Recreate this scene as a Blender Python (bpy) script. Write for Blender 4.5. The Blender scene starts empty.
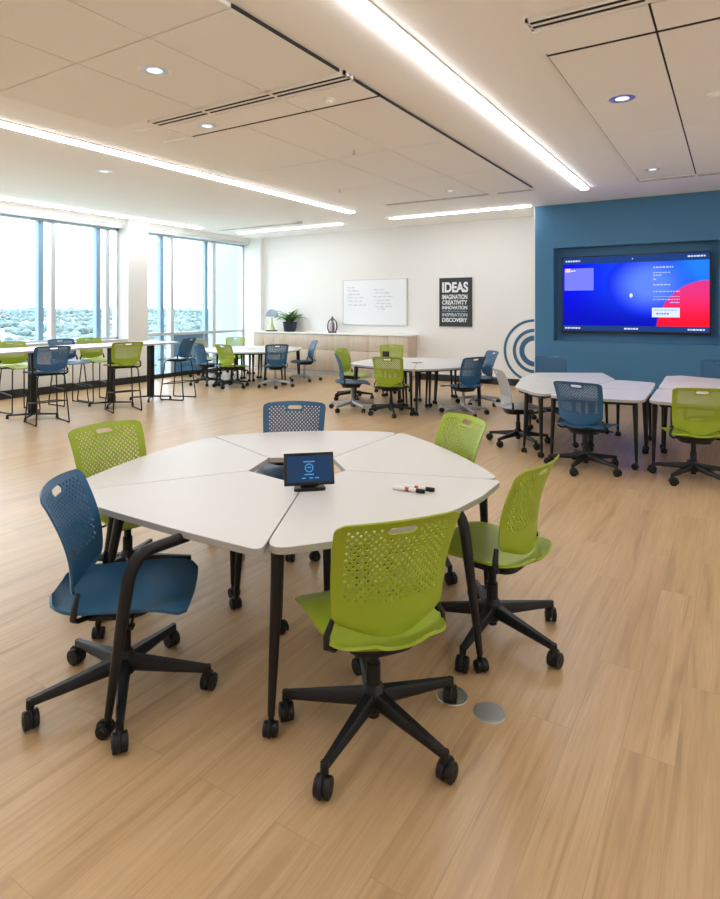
import bpy, bmesh, math, random
from mathutils import Vector, Matrix
random.seed(7)
C = bpy.context.scene.collection
PI = math.pi
def R(d): return math.radians(d)

# ------------------------------------------------------------------ materials
def new_mat(name):
    m = bpy.data.materials.new(name); m.use_nodes = True
    return m, m.node_tree, m.node_tree.nodes['Principled BSDF']
def plain(name, col, rough=.5, metal=0., spec=.5, bump=0., bscale=200., var=0., vscale=3.):
    m, nt, b = new_mat(name)
    b.inputs['Base Color'].default_value = (*col, 1)
    b.inputs['Roughness'].default_value = rough
    b.inputs['Metallic'].default_value = metal
    b.inputs['Specular IOR Level'].default_value = spec
    tc = nt.nodes.new('ShaderNodeTexCoord')
    if bump:
        n = nt.nodes.new('ShaderNodeTexNoise'); n.inputs['Scale'].default_value = bscale
        bp = nt.nodes.new('ShaderNodeBump'); bp.inputs['Strength'].default_value = bump; bp.inputs['Distance'].default_value = .002
        nt.links.new(tc.outputs['Object'], n.inputs['Vector'])
        nt.links.new(n.outputs['Fac'], bp.inputs['Height']); nt.links.new(bp.outputs['Normal'], b.inputs['Normal'])
    if var:
        n = nt.nodes.new('ShaderNodeTexNoise'); n.inputs['Scale'].default_value = vscale
        r = nt.nodes.new('ShaderNodeValToRGB')
        r.color_ramp.elements[0].color = (*[c*(1-var) for c in col], 1); r.color_ramp.elements[0].position = .3
        r.color_ramp.elements[1].color = (*[min(1, c*(1+var)) for c in col], 1); r.color_ramp.elements[1].position = .7
        nt.links.new(tc.outputs['Object'], n.inputs['Vector'])
        nt.links.new(n.outputs['Fac'], r.inputs['Fac']); nt.links.new(r.outputs['Color'], b.inputs['Base Color'])
    return m
def emit(name, col, s):
    m, nt, b = new_mat(name)
    b.inputs['Base Color'].default_value = (*[c*.05 for c in col], 1); b.inputs['Specular IOR Level'].default_value = .15
    b.inputs['Emission Color'].default_value = (*col, 1)
    b.inputs['Emission Strength'].default_value = s
    return m
def node(nt, t, **k):
    n = nt.nodes.new(t)
    for a, v in k.items(): setattr(n, a, v)
    return n
def mth(nt, op, a, b=None, c=None):
    n = nt.nodes.new('ShaderNodeMath'); n.operation = op
    for i, x in enumerate((a, b, c)):
        if x is None: continue
        if isinstance(x, (int, float)): n.inputs[i].default_value = x
        else: nt.links.new(x, n.inputs[i])
    return n.outputs[0]
def mixc(nt, fac, a, b, mode='MIX'):
    n = nt.nodes.new('ShaderNodeMix'); n.data_type = 'RGBA'; n.blend_type = mode
    for s, x in (('Factor', fac), ('A', a), ('B', b)):
        i = [q for q in n.inputs if q.name == s and (q.type == 'RGBA' or (s == 'Factor' and q.type == 'VALUE'))][0]
        if isinstance(x, (int, float)): i.default_value = x
        elif isinstance(x, tuple): i.default_value = (*x, 1)
        else: nt.links.new(x, i)
    return [q for q in n.outputs if q.type == 'RGBA'][0]

def floor_mat():
    m, nt, b = new_mat('oak_planks')
    tc = node(nt, 'ShaderNodeTexCoord'); sp = node(nt, 'ShaderNodeSeparateXYZ')
    nt.links.new(tc.outputs['Object'], sp.inputs[0])
    cb = node(nt, 'ShaderNodeCombineXYZ')
    nt.links.new(sp.outputs['Y'], cb.inputs['X']); nt.links.new(sp.outputs['X'], cb.inputs['Y'])
    br = node(nt, 'ShaderNodeTexBrick'); br.offset = .37; br.offset_frequency = 2; br.squash = 1
    br.inputs['Scale'].default_value = 1; br.inputs['Brick Width'].default_value = 1.52; br.inputs['Row Height'].default_value = .182
    br.inputs['Mortar Size'].default_value = .0012; br.inputs['Mortar Smooth'].default_value = .4; br.inputs['Bias'].default_value = 0
    br.inputs['Color1'].default_value = (0, 0, 0, 1); br.inputs['Color2'].default_value = (1, 1, 1, 1); br.inputs['Mortar'].default_value = (.5, .5, .5, 1)
    nt.links.new(cb.outputs[0], br.inputs['Vector'])
    rv = node(nt, 'ShaderNodeSeparateColor'); nt.links.new(br.outputs['Color'], rv.inputs[0])
    seed = mth(nt, 'MULTIPLY', rv.outputs[0], 37.)
    cg = node(nt, 'ShaderNodeCombineXYZ')
    nt.links.new(mth(nt, 'MULTIPLY', sp.outputs['X'], 15.), cg.inputs['X'])
    nt.links.new(mth(nt, 'MULTIPLY', sp.outputs['Y'], .75), cg.inputs['Y'])
    nt.links.new(seed, cg.inputs['Z'])
    n1 = node(nt, 'ShaderNodeTexNoise'); n1.inputs['Scale'].default_value = 1; n1.inputs['Detail'].default_value = 6; n1.inputs['Distortion'].default_value = 1.2
    nt.links.new(cg.outputs[0], n1.inputs['Vector'])
    cg2 = node(nt, 'ShaderNodeCombineXYZ')
    nt.links.new(mth(nt, 'MULTIPLY', sp.outputs['X'], 160.), cg2.inputs['X'])
    nt.links.new(mth(nt, 'MULTIPLY', sp.outputs['Y'], 5.), cg2.inputs['Y'])
    nt.links.new(seed, cg2.inputs['Z'])
    n2 = node(nt, 'ShaderNodeTexNoise'); n2.inputs['Scale'].default_value = 1; n2.inputs['Detail'].default_value = 3
    nt.links.new(cg2.outputs[0], n2.inputs['Vector'])
    r = node(nt, 'ShaderNodeValToRGB'); e = r.color_ramp.elements
    e[0].position = .28; e[0].color = (.405, .262, .138, 1); e[1].position = .66; e[1].color = (.590, .408, .232, 1)
    k = e.new(.46); k.color = (.535, .358, .190, 1)
    nt.links.new(n1.outputs['Fac'], r.inputs['Fac'])
    c1 = mixc(nt, mth(nt, 'MAXIMUM', 0., mth(nt, 'MULTIPLY', mth(nt, 'SUBTRACT', .60, n2.outputs['Fac']), .95)), r.outputs['Color'], (.34, .225, .115))
    tint = mixc(nt, rv.outputs[0], (.96, .955, .95), (1.04, 1.035, 1.03))
    c2 = mixc(nt, 1., c1, tint, 'MULTIPLY')
    c3 = mixc(nt, mth(nt, 'MULTIPLY', br.outputs['Fac'], .38), c2, (.16, .10, .06))
    nt.links.new(c3, b.inputs['Base Color'])
    rr = mth(nt, 'ADD', .25, mth(nt, 'MULTIPLY', n1.outputs['Fac'], .16))
    nt.links.new(rr, b.inputs['Roughness']); b.inputs['Specular IOR Level'].default_value = .5
    bp = node(nt, 'ShaderNodeBump'); bp.inputs['Strength'].default_value = .12; bp.inputs['Distance'].default_value = .001
    nt.links.new(mth(nt, 'SUBTRACT', n2.outputs['Fac'], br.outputs['Fac']), bp.inputs['Height']); nt.links.new(bp.outputs['Normal'], b.inputs['Normal'])
    return m
def wood_mat(name, ca, cb_):
    m, nt, b = new_mat(name)
    tc = node(nt, 'ShaderNodeTexCoord'); mp = node(nt, 'ShaderNodeMapping'); mp.inputs['Scale'].default_value = (30, 30, 1.6)
    n = node(nt, 'ShaderNodeTexNoise'); n.inputs['Scale'].default_value = 1; n.inputs['Detail'].default_value = 5; n.inputs['Distortion'].default_value = .5
    r = node(nt, 'ShaderNodeValToRGB'); r.color_ramp.elements[0].color = (*ca, 1); r.color_ramp.elements[1].color = (*cb_, 1)
    r.color_ramp.elements[0].position = .3; r.color_ramp.elements[1].position = .7
    nt.links.new(tc.outputs['Object'], mp.inputs[0]); nt.links.new(mp.outputs[0], n.inputs['Vector'])
    nt.links.new(n.outputs['Fac'], r.inputs[0]); nt.links.new(r.outputs[0], b.inputs['Base Color'])
    b.inputs['Roughness'].default_value = .45
    return m
def glass_mat(name, tint=(.97, .99, 1.), refl=.06):
    m = bpy.data.materials.new(name); m.use_nodes = True; nt = m.node_tree; nt.nodes.clear()
    o = node(nt, 'ShaderNodeOutputMaterial'); t = node(nt, 'ShaderNodeBsdfTransparent'); g = node(nt, 'ShaderNodeBsdfGlossy')
    t.inputs[0].default_value = (*tint, 1); g.inputs['Roughness'].default_value = .02
    mx = node(nt, 'ShaderNodeMixShader'); mx.inputs[0].default_value = refl
    nt.links.new(t.outputs[0], mx.inputs[1]); nt.links.new(g.outputs[0], mx.inputs[2]); nt.links.new(mx.outputs[0], o.inputs[0])
    return m
def screen_mat():
    # a lit display: deep blue wallpaper with a pale blue disc and a red disc (local X = width 2.44, Z = height 1.37)
    m = bpy.data.materials.new('display_picture'); m.use_nodes = True; nt = m.node_tree; nt.nodes.clear()
    o = node(nt, 'ShaderNodeOutputMaterial'); em = node(nt, 'ShaderNodeEmission')
    tc = node(nt, 'ShaderNodeTexCoord'); sp = node(nt, 'ShaderNodeSeparateXYZ'); nt.links.new(tc.outputs['Object'], sp.inputs[0])
    X, Z = sp.outputs['X'], sp.outputs['Z']
    def disc(cx, cz, rx, rz):
        dx = mth(nt, 'DIVIDE', mth(nt, 'SUBTRACT', X, cx), rx); dz = mth(nt, 'DIVIDE', mth(nt, 'SUBTRACT', Z, cz), rz)
        return mth(nt, 'SQRT', mth(nt, 'ADD', mth(nt, 'MULTIPLY', dx, dx), mth(nt, 'MULTIPLY', dz, dz)))
    def ramp(v, a, b):
        n = node(nt, 'ShaderNodeMapRange'); n.interpolation_type = 'SMOOTHSTEP'
        n.inputs['From Min'].default_value = a; n.inputs['From Max'].default_value = b; nt.links.new(v, n.inputs['Value']); return n.outputs[0]
    base = mixc(nt, ramp(X, -1.2, .9), (.004, .006, .70), (.010, .10, .72))
    low = mixc(nt, ramp(Z, .3, -.6), base, (.004, .006, .40))
    d1 = disc(.30, .18, .76, .60)
    ball = mixc(nt, ramp(d1, 1.0, .2), (.006, .02, .62), (.09, .19, .95))
    edge = ramp(d1, 1.03, .90)
    c1 = mixc(nt, edge, low, ball)
    up = mixc(nt, mth(nt, 'MULTIPLY', ramp(X, .35, 1.1), ramp(Z, -.2, .5)), c1, (.015, .17, .70))
    d2 = disc(1.20, -.68, .80, .90)
    red = mixc(nt, ramp(Z, -.55, .15), (.80, .008, .025), (.62, .03, .18))
    c2 = mixc(nt, ramp(d2, 1.02, .985), up, red)
    nt.links.new(c2, em.inputs[0]); em.inputs[1].default_value = 1.0
    nt.links.new(em.outputs[0], o.inputs[0])
    return m

M = dict(
    floor=floor_mat(),
    wall=plain('white_paint', (.80, .79, .775), .7, bump=.05, bscale=300, spec=.3),
    blue_wall=plain('blue_paint', (.060, .190, .345), .55, bump=.05, bscale=300, spec=.35),
    ceiling=plain('ceiling_paint', (.93, .92, .905), .8, spec=.2),
    tile=plain('acoustic_tile', (.88, .87, .845), .9, bump=.15, bscale=900, spec=.1, var=.015, vscale=90),
    tile_white=plain('smooth_tile', (.92, .91, .90), .85, spec=.15),
    dark_gap=plain('shadow_gap', (.03, .03, .03), .9),
    black_base=plain('black_vinyl', (.018, .019, .022), .5),
    lam=plain('white_laminate', (.655, .645, .635), .38, spec=.45),
    lam_edge=plain('grey_edge_band', (.42, .41, .39), .5),
    counter=plain('white_counter', (.84, .83, .81), .35),
    black=plain('black_nylon', (.008, .008, .009), .45, spec=.35, bump=.08, bscale=500),
    black_metal=plain('black_steel', (.008, .008, .009), .4, spec=.35),
    silver=plain('grey_steel', (.36, .37, .39), .35, metal=.6),
    tan=plain('beige_caster_rubber', (.50, .36, .18), .5),
    green=plain('lime_plastic', (.300, .395, .022), .42, spec=.4),
    blue=plain('blue_plastic', (.018, .096, .205), .40, spec=.45),
    grey=plain('grey_plastic', (.42, .43, .45), .45),
    olive=plain('olive_plastic', (.30, .31, .16), .45),
    cab=wood_mat('pale_oak', (.55, .455, .36), (.63, .535, .435)),
    cab_in=plain('cabinet_gap', (.16, .12, .085), .8),
    alu=plain('aluminium', (.60, .64, .67), .4, metal=.35),
    alu_blue=plain('blue_grey_aluminium', (.24, .38, .54), .45, metal=.2),
    glass=glass_mat('window_glass'),
    wing=plain('pale_cladding', (.30, .40, .50), .6),
    spandrel=plain('blue_spandrel', (.12, .34, .62), .35),
    strip=emit('led_diffuser', (.955, .98, 1.), 14.),
    lens=emit('downlight_lens', (1, .97, .93), .9),
    chrome=plain('satin_reflector', (.55, .55, .55), .3, metal=.8),
    tv_black=plain('black_bezel', (.006, .006, .007), .3),
    screen=screen_mat(),
    ui_navy=emit('screen_navy', (.008, .035, .16), 1.), ui_white=emit('screen_white', (.55, .62, .80), 1.),
    ui_card=emit('screen_lilac_card', (.14, .16, .92), 1.), ui_line=emit('screen_pale_line', (.32, .42, .95), 1.),
    ui_orange=emit('screen_orange', (.8, .45, .4), 1.), ui_dim=emit('tablet_navy', (.010, .030, .075), 1.), ui_cyan=emit('tablet_cyan', (.06, .26, .55), 1.),
    poster=plain('charcoal_poster', (.030, .035, .043), .6, var=.1, vscale=8),
    print=plain('white_print', (.78, .80, .82), .6),
    print_blue=plain('pale_blue_print', (.42, .56, .64), .6),
    board=plain('whiteboard_face', (.79, .81, .85), .25), ink=plain('marker_ink', (.22, .25, .32), .6),
    board_frame=plain('board_frame', (.50, .50, .48), .4, metal=.3),
    mural=plain('mural_blue', (.040, .130, .240), .6),
    pot=plain('navy_glazed_pot', (.012, .018, .030), .25), soil=plain('potting_soil', (.03, .02, .012), .9),
    leaf=plain('fern_green', (.085, .20, .035), .5, var=.35, vscale=14),
    vase=plain('plum_glaze', (.060, .022, .045), .2), vase_in=plain('pale_lilac', (.50, .40, .46), .4),
    shell=plain('slate_blue_dish', (.34, .39, .50), .5), shell_green=plain('yellow_green_stem', (.62, .66, .34), .5),
    shell_base=plain('dark_green_base', (.03, .05, .03), .5),
    disc=plain('brushed_steel', (.52, .52, .51), .38, metal=.75), disc_rim=plain('steel_rim', (.50, .50, .49), .35, metal=.8),
    marker_white=plain('marker_barrel', (.80, .79, .77), .35), marker_red=plain('marker_red_print', (.45, .03, .03), .4),
    land=plain('hazy_meadow', (.24, .31, .28), .95, var=.35, vscale=.012),
    trees=plain('tree_leaves', (.12, .175, .18), .95, var=.45, vscale=.12),
    roof=plain('pale_flat_roof', (.80, .80, .80), .8),
)

# ------------------------------------------------------------------ mesh helpers
def bm_new(): return bmesh.new()
def box(bm, x0, y0, z0, x1, y1, z1, mi=0, bev=0.):
    r = bmesh.ops.create_cube(bm, size=1)
    vs = r['verts']
    for v in vs:
        v.co = Vector(((x0+x1)/2 + v.co.x*(x1-x0), (y0+y1)/2 + v.co.y*(y1-y0), (z0+z1)/2 + v.co.z*(z1-z0)))
    fs = {f for v in vs for f in v.link_faces}
    for f in fs: f.material_index = mi
    if bev:
        es = {e for v in vs for e in v.link_edges}
        bmesh.ops.bevel(bm, geom=list(es), offset=bev, segments=2, affect='EDGES', profile=.5)
    return vs
def frame_for(d):
    d = d.normalized(); a = Vector((0, 0, 1)) if abs(d.z) < .95 else Vector((1, 0, 0))
    u = d.cross(a).normalized(); return u, d.cross(u).normalized()
def tube(bm, pts, rad, seg=10, caps=True, mi=0, flat=1.):
    """tube through pts with per-point radius"""
    pts = [Vector(p) for p in pts]
    if not isinstance(rad, (list, tuple)): rad = [rad]*len(pts)
    rings = []; pu = None
    for i, p in enumerate(pts):
        d = (pts[min(i+1, len(pts)-1)] - pts[max(i-1, 0)])
        if d.length < 1e-9: d = Vector((0, 0, 1))
        d.normalize()
        if pu is None: u, w = frame_for(d)
        else:
            u = (pu - d*pu.dot(d)).normalized(); w = d.cross(u)
        pu = u
        rings.append([bm.verts.new(p + (u*math.cos(2*PI*k/seg) + w*flat*math.sin(2*PI*k/seg))*rad[i]) for k in range(seg)])
    for a, b in zip(rings, rings[1:]):
        for k in range(seg):
            f = bm.faces.new((a[k], a[(k+1) % seg], b[(k+1) % seg], b[k])); f.material_index = mi
    if caps:
        for rg in (rings[0][::-1], rings[-1]):
            f = bm.faces.new(rg); f.material_index = mi
def cyl(bm, p0, p1, r0, r1=None, seg=20, mi=0): tube(bm, [p0, p1], [r0, r0 if r1 is None else r1], seg, True, mi)
def lathe(bm, prof, seg=28, cx=0, cy=0, mi=0):
    rings = [[bm.verts.new((cx + r*math.cos(2*PI*k/seg), cy + r*math.sin(2*PI*k/seg), z)) for k in range(seg)] for r, z in prof]
    for a, b in zip(rings, rings[1:]):
        for k in range(seg):
            f = bm.faces.new((a[k], a[(k+1) % seg], b[(k+1) % seg], b[k])); f.material_index = mi
    for rg in (rings[0][::-1], rings[-1]):
        f = bm.faces.new(rg); f.material_index = mi
def prism(bm, poly, z0, z1, mi_side=0, mi_top=0, bev=0.):
    lo = [bm.verts.new((x, y, z0)) for x, y in poly]; hi = [bm.verts.new((x, y, z1)) for x, y in poly]
    n = len(poly)
    for k in range(n):
        f = bm.faces.new((lo[k], lo[(k+1) % n], hi[(k+1) % n], hi[k])); f.material_index = mi_side
    f = bm.faces.new(hi); f.material_index = mi_top
    f = bm.faces.new(lo[::-1]); f.material_index = mi_side
def arm_bar(bm, p0, p1, w0, h0, w1, h1, mi=0):
    """tapered box bar from p0 to p1, width horizontal, height vertical"""
    p0, p1 = Vector(p0), Vector(p1); d = (p1-p0); dh = Vector((d.x, d.y, 0)).normalized(); s = Vector((-dh.y, dh.x, 0)); up = Vector((0, 0, 1))
    rings = []
    for p, w, h in ((p0, w0, h0), (p1, w1, h1)):
        b = .25
        pr = [(-.5, -.5+b), (-.5+b*.6, -.5), (.5-b*.6, -.5), (.5, -.5+b), (.42, .5-b*.6), (.3, .5), (-.3, .5), (-.42, .5-b*.6)]
        rings.append([bm.verts.new(p + s*(a*w) + up*(c*h)) for a, c in pr])
    n = len(rings[0])
    for k in range(n):
        f = bm.faces.new((rings[0][k], rings[0][(k+1) % n], rings[1][(k+1) % n], rings[1][k])); f.material_index = mi
    bm.faces.new(rings[0][::-1]); bm.faces.new(rings[1])
def mesh_of(name, bm, mats, smooth=True, angle=38):
    bmesh.ops.recalc_face_normals(bm, faces=bm.faces[:])
    me = bpy.data.meshes.new(name); bm.to_mesh(me); bm.free()
    for m in (mats if isinstance(mats, (list, tuple)) else [mats]): me.materials.append(m)
    if smooth:
        for p in me.polygons: p.use_smooth = True
        try: me.set_sharp_from_angle(angle=R(angle))
        except Exception: pass
    return me
def link(name, me, parent=None, loc=(0, 0, 0), rotz=0.):
    o = bpy.data.objects.new(name, me); C.objects.link(o)
    o.location = loc; o.rotation_euler = (0, 0, rotz)
    if parent is not None: o.parent = parent
    return o
def obj(name, bm, mats, parent=None, loc=(0, 0, 0), rotz=0., smooth=True, angle=38):
    return link(name, mesh_of(name, bm, mats, smooth, angle), parent, loc, rotz)
def tag(o, label, cat, group=None):
    o['label'] = label; o['category'] = cat
    if group: o['group'] = group
    return o
def thing(name, label, cat, loc=(0, 0, 0), rotz=0., group=None):
    return tag(link(name, None, None, loc, rotz), label, cat, group)
def struct(name, bm, mats, parent=None, **k):
    o = obj(name, bm, mats, parent, **k)
    if parent is None: o['kind'] = 'structure'
    return o
def sbox(name, a, b, mat, parent=None, bev=0., smooth=False):
    bm = bm_new(); box(bm, *a, *b, bev=bev); return struct(name, bm, mat, parent, smooth=smooth)
def pbox(name, a, b, mat, parent, bev=0.):
    bm = bm_new(); box(bm, *a, *b, bev=bev); return obj(name, bm, mat, parent, smooth=bool(bev))
def dup(root, loc, rotz, label, group=None, cat=None):
    r = root.copy(); C.objects.link(r); r.location = loc; r.rotation_euler = (0, 0, rotz); r['label'] = label
    if group: r['group'] = group
    for ch in list(root.children):
        c = ch.copy(); C.objects.link(c); c.parent = r
        for g in list(ch.children):
            d = g.copy(); C.objects.link(d); d.parent = c
    return r
def text_mesh(s, size, depth, mat, sx=1., bold=0.):
    cu = bpy.data.curves.new('lettering', 'FONT'); cu.body = s; cu.size = size; cu.extrude = depth/2; cu.offset = bold
    cu.align_x = 'LEFT'
    t = bpy.data.objects.new('lettering', cu); C.objects.link(t)
    bpy.context.view_layer.update()
    dg = bpy.context.evaluated_depsgraph_get()
    me = bpy.data.meshes.new_from_object(t.evaluated_get(dg)); bpy.data.objects.remove(t)
    me.materials.clear(); me.materials.append(mat)
    # stand the lettering up: X right, Z up, facing -Y
    for v in me.vertices: v.co = Vector((v.co.x*sx, -v.co.z, v.co.y))
    return me

# ------------------------------------------------------------------ room shell
HC = 3.68           # ceiling height
XL, XG, XR = -11.5, -11.9, 3.6      # knee wall face, glazing, right wall
YB, YBL, YF = 12.9, 11.75, -4.6     # white back wall, blue feature wall, wall behind the camera
sbox('floor', (-12.1, YF-.2, -.12), (XR+.2, YB+.2, 0), M['floor'])
ceil = sbox('ceiling', (-12.1, YF-.2, HC), (XR+.2, YB+.2, HC+.15), M['ceiling'])
sbox('wall_back', (-12.1, YB, 0), (-3.26, YB+.15, HC), M['wall'])
sbox('wall_right', (XR, YF, 0), (XR+.15, YB, HC), M['wall'])
sbox('wall_front', (-12.1, YF-.15, 0), (XR, YF, HC), M['wall'])
# blue feature wall, built out, with a recess for the display; its left return is white
RX0, RX1, RZ0, RZ1, RD = -2.93, -.20, 1.065, 2.85, .26
bm = bm_new()
def panel(bm, x0, z0, x1, z1, y): return bm.faces.new([bm.verts.new(p) for p in ((x0, y, z0), (x1, y, z0), (x1, y, z1), (x0, y, z1))])
for a in ((-3.285, 0, RX0, HC), (RX1, 0, XR, HC), (RX0, 0, RX1, RZ0), (RX0, RZ1, RX1, HC)):
    box(bm, a[0], YBL, a[1], a[2], YBL+RD, a[3])
box(bm, -3.285, YBL+RD, 0, XR, YBL+RD+.1, HC)
struct('wall_feature', bm, M['blue_wall'], smooth=False)
sbox('wall_return', (-3.30, YBL+.002, 0), (-3.286, YB, HC), M['wall'])
# window wall: knee wall, columns, header
COLS = [(0.45, .98), (4.55, 5.08), (8.65, 9.18)]
BAYS = [(-3.12, .45), (.98, 4.55), (5.08, 8.65), (9.18, 12.75)]
for i, (a, b) in enumerate(COLS): sbox(f'wall_column_{i+1}', (-12.05, a, 0), (XL, b, HC), M['wall'])
sbox('wall_pilaster', (-12.05, 12.75, 0), (-11.22, YB, HC), M['wall'])
sbox('wall_left_rear', (-12.05, YF, 0), (XL, -3.12, HC), M['wall'])
for i, (a, b) in enumerate(BAYS):
    sbox(f'wall_header_{i+1}', (-12.05, a, 3.56), (XL-.12, b, HC), M['wall'])
    sbox(f'trim_{i+1}', (XL-.24, a+.01, 3.49), (XL-.14, b-.01, 3.56), M['alu'])          # blind box
    if i < 3:
        sbox(f'wall_knee_{i+1}', (-12.05, a, 0), (XL-.04, b, .98), M['wall'])
        sbox(f'trim_{i+5}', (XG+.05, a, .981), (XL-.02, b, 1.005), M['alu'])              # sill
bb = bm_new(); box(bb, XL+.001, -3.1, 0, XL+.02, 9.2, .15); struct('baseboard_left', bb, M['black_base'], smooth=False)
bb = bm_new(); box(bb, XG+.06, 9.2, 0, XG+.1, 12.74, .10); struct('baseboard_left_2', bb, M['black_base'], smooth=False)
bb = bm_new(); box(bb, -6.38, YB-.015, 0, -3.31, YB-.001, .15); struct('baseboard_back', bb, M['black_base'], smooth=False)
bb = bm_new(); box(bb, -3.28, YBL-.015, 0, XR, YBL-.001, .12); struct('baseboard_feature', bb, M['black_base'], smooth=False)

MULL = [[(-2.4, -2.1), (-1.1, -.9)], [(2.3, 2.6), (3.6, 3.85)], [(6.87, 7.11), (8.165, 8.375)], [(9.90, 10.18), (11.36, 11.60)]]
for i, (a, b) in enumerate(BAYS):
    zl = 1.0 if i < 3 else .02
    bm = bm_new()
    for q in ((a, zl, a+.05, 3.56), (b-.05, zl, b, 3.56), (a, 3.46, b, 3.56), (a, zl, b, zl+.05)): box(bm, XG-.09, q[0], q[1], XG+.05, q[2], q[3])
    w = struct(f'window_{i+1}', bm, M['alu'], smooth=False)
    for p, q in MULL[i]:
        pbox('mullion', (XG-.10, p-.05, zl), (XG+.02, p+.055, 3.5), M['alu_blue'], w)
        pbox('mullion', (XG-.09, q-.05, zl), (XG+.07, q+.045, 3.5), M['alu'], w)
    if i == 3:
        pbox('transom', (XG-.08, a, 1.03), (XG+.06, b, 1.10), M['alu'], w)
        pbox('spandrel_panel', (XG-.05, 10.18, .06), (XG-.015, 11.28, 1.03), M['spandrel'], w)
    pbox('glass_pane', (XG-.012, a+.04, zl+.04), (XG-.004, b-.04, 3.48), M['glass'], w)

# mural arcs painted on the white wall, running into the feature wall
bm = bm_new()
MC = (-3.61, .776)
for r0, r1 in ((.630, .685), (.41, .48), (.225, .335)):
    n = 48; pts = [(MC[0] + r*math.cos(t), MC[1] + r*math.sin(t)*.64/.64) for r in (r0, r1) for t in [R(90 + 180*k/n) for k in range(n+1)]]
    a = [bm.verts.new((x, YB-.007, z)) for x, z in pts[:n+1]]; b = [bm.verts.new((x, YB-.007, z)) for x, z in pts[n+1:]]
    for k in range(n): bm.faces.new((a[k], a[k+1], b[k+1], b[k]))
r = bm.normal_update(); bmesh.ops.solidify(bm, geom=bm.faces[:], thickness=.003)
tag(obj('wall_mural', bm, M['mural'], smooth=False), 'three concentric blue arcs painted on white wall at the blue wall corner', 'mural')

# ------------------------------------------------------------------ ceiling panels and fittings (children of the ceiling)
ZP = HC - .03
def cpanel(x0, y0, x1, y1, mat): pbox('ceiling_panel', (x0+.008, y0+.008, ZP), (x1-.008, y1-.008, HC-.001), mat, ceil)
xs = [-5.75, -4.47, -3.60, -2.78]
for y0, y1 in ((-3.2, -1.7), (-1.7, -.2), (-.2, 1.35), (1.35, 2.88), (2.88, 4.14)):
    for a, b in zip(xs, xs[1:]): cpanel(a, y0, b, y1, M['tile'])
cpanel(-5.25, 4.40, -3.60, 4.79, M['tile_white']); cpanel(-3.60, 4.40, -2.78, 4.79, M['tile_white'])
for y0, y1 in ((4.81, 6.5), (6.5, 8.2), (8.2, 9.80)):
    for a, b in zip(xs, xs[1:]): cpanel(a, y0, b, y1, M['tile_white'])
xr = [-1.23, -.46, .32, 1.1, 1.9]
for a, b in zip(xr, xr[1:]):
    for y0, y1 in ((-3.2, -.8), (-.8, 1.6), (1.6, 4.05), (4.28, 4.72)): cpanel(a, y0, b, y1, M['tile_white'])
    cpanel(a, 4.745, b, 7.3, M['tile_white']); cpanel(a, 7.3, b, 10.0, M['tile_white'])
gap = bm_new()  # solid dark strips flush with the panels, gap shade put in as colour
for a in ((-5.25, 4.78, -2.78, 4.82), (-1.23, 4.714, 1.9, 4.751), (-.467, 1.6, -.453, 10.0), (-2.787, 2.88, -2.780, 4.14), (-1.2270, 4.76, -1.2205, 9.99), (-2.787, 4.39, -2.780, 4.80), (-2.787, 4.82, -2.7835, 9.79)):
    box(gap, a[0], a[1], HC-.0285, a[2], a[3], HC-.001)
obj('shadow_gap', gap, M['dark_gap'], ceil, smooth=False)
pbox('access_panel', (-5.72, 4.36, HC-.022), (-5.28, 4.78, HC-.001), M['tile_white'], ceil)

def diffuser(x0, x1, y, label, splits):
    t = thing('slot_diffuser', label, 'air vent', (0, 0, HC), 0, 'slot air diffusers in the ceiling')
    w = .17
    bm = bm_new()
    for a, b in ((y-w/2, y-w/2+.03), (y-.014, y+.014), (y+w/2-.03, y+w/2)): box(bm, x0, a, -.034, x1, b, -.001)
    box(bm, x0, y-w/2, -.034, x0+.02, y+w/2, -.001); box(bm, x1-.02, y-w/2, -.034, x1, y+w/2, -.001)
    for s in splits: box(bm, s-.015, y-w/2, -.035, s+.015, y+w/2, -.001)
    obj('frame', bm, M['tile_white'], t, smooth=False)
    pbox('slot_backing', (x0+.02, y-w/2+.02, -.031), (x1-.02, y+w/2-.02, -.003), M['dark_gap'], t)
diffuser(-5.25, -2.76, 4.27, 'long twin slot air diffuser in the middle of the ceiling left of the long light', (-4.47, -3.6))
diffuser(-1.21, 1.9, 4.165, 'black twin slot diffuser at the top right of the picture', (-.46, .32))
diffuser(-3.42, -2.80, 9.9, 'short slot diffuser before the strip light leading to the blue wall', ())
diffuser(-5.6, -3.6, 9.9, 'slot diffuser in the ceiling above the poster', ())
diffuser(-1.25, 1.9, 10.13, 'slot diffuser in the ceiling just before the blue wall', (-.46,))
diffuser(-10.9, -8.4, 10.9, 'slot diffuser in the ceiling beside the windows at the far corner', ())

def strip_light(x0, y0, x1, y1, label):
    t = thing('linear_light', label, 'ceiling light', (0, 0, HC), 0, 'recessed linear ceiling lights')
    bm = bm_new()
    e = .02
    box(bm, x0-e, y0-e, -.012, x1+e, y0, -.001); box(bm, x0-e, y1, -.012, x1+e, y1+e, -.001)
    box(bm, x0-e, y0, -.012, x0, y1, -.001); box(bm, x1, y0, -.012, x1+e, y1, -.001)
    obj('housing', bm, M['tile_white'], t, smooth=False)
    pbox('diffuser', (x0, y0, -.032), (x1, y1, -.0005), M['strip'], t)  # diffuser dropped below the housing so its glowing sides brighten the ceiling
strip_light(-2.135, -3.3, -2.02, 10.36, 'long bright strip light running from the top centre towards the blue wall')
strip_light(-6.715, -3.3, -6.585, 10.36, 'long strip light on the left crossing to the middle of the room')
strip_light(-11.16, -3.3, -11.04, 10.4, 'strip light running along above the windows')
strip_light(2.45, -3.3, 2.58, 10.36, 'out-of-view strip light added over the right side of the room for extra light')  # lamp out of view, added to brighten the room
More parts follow.
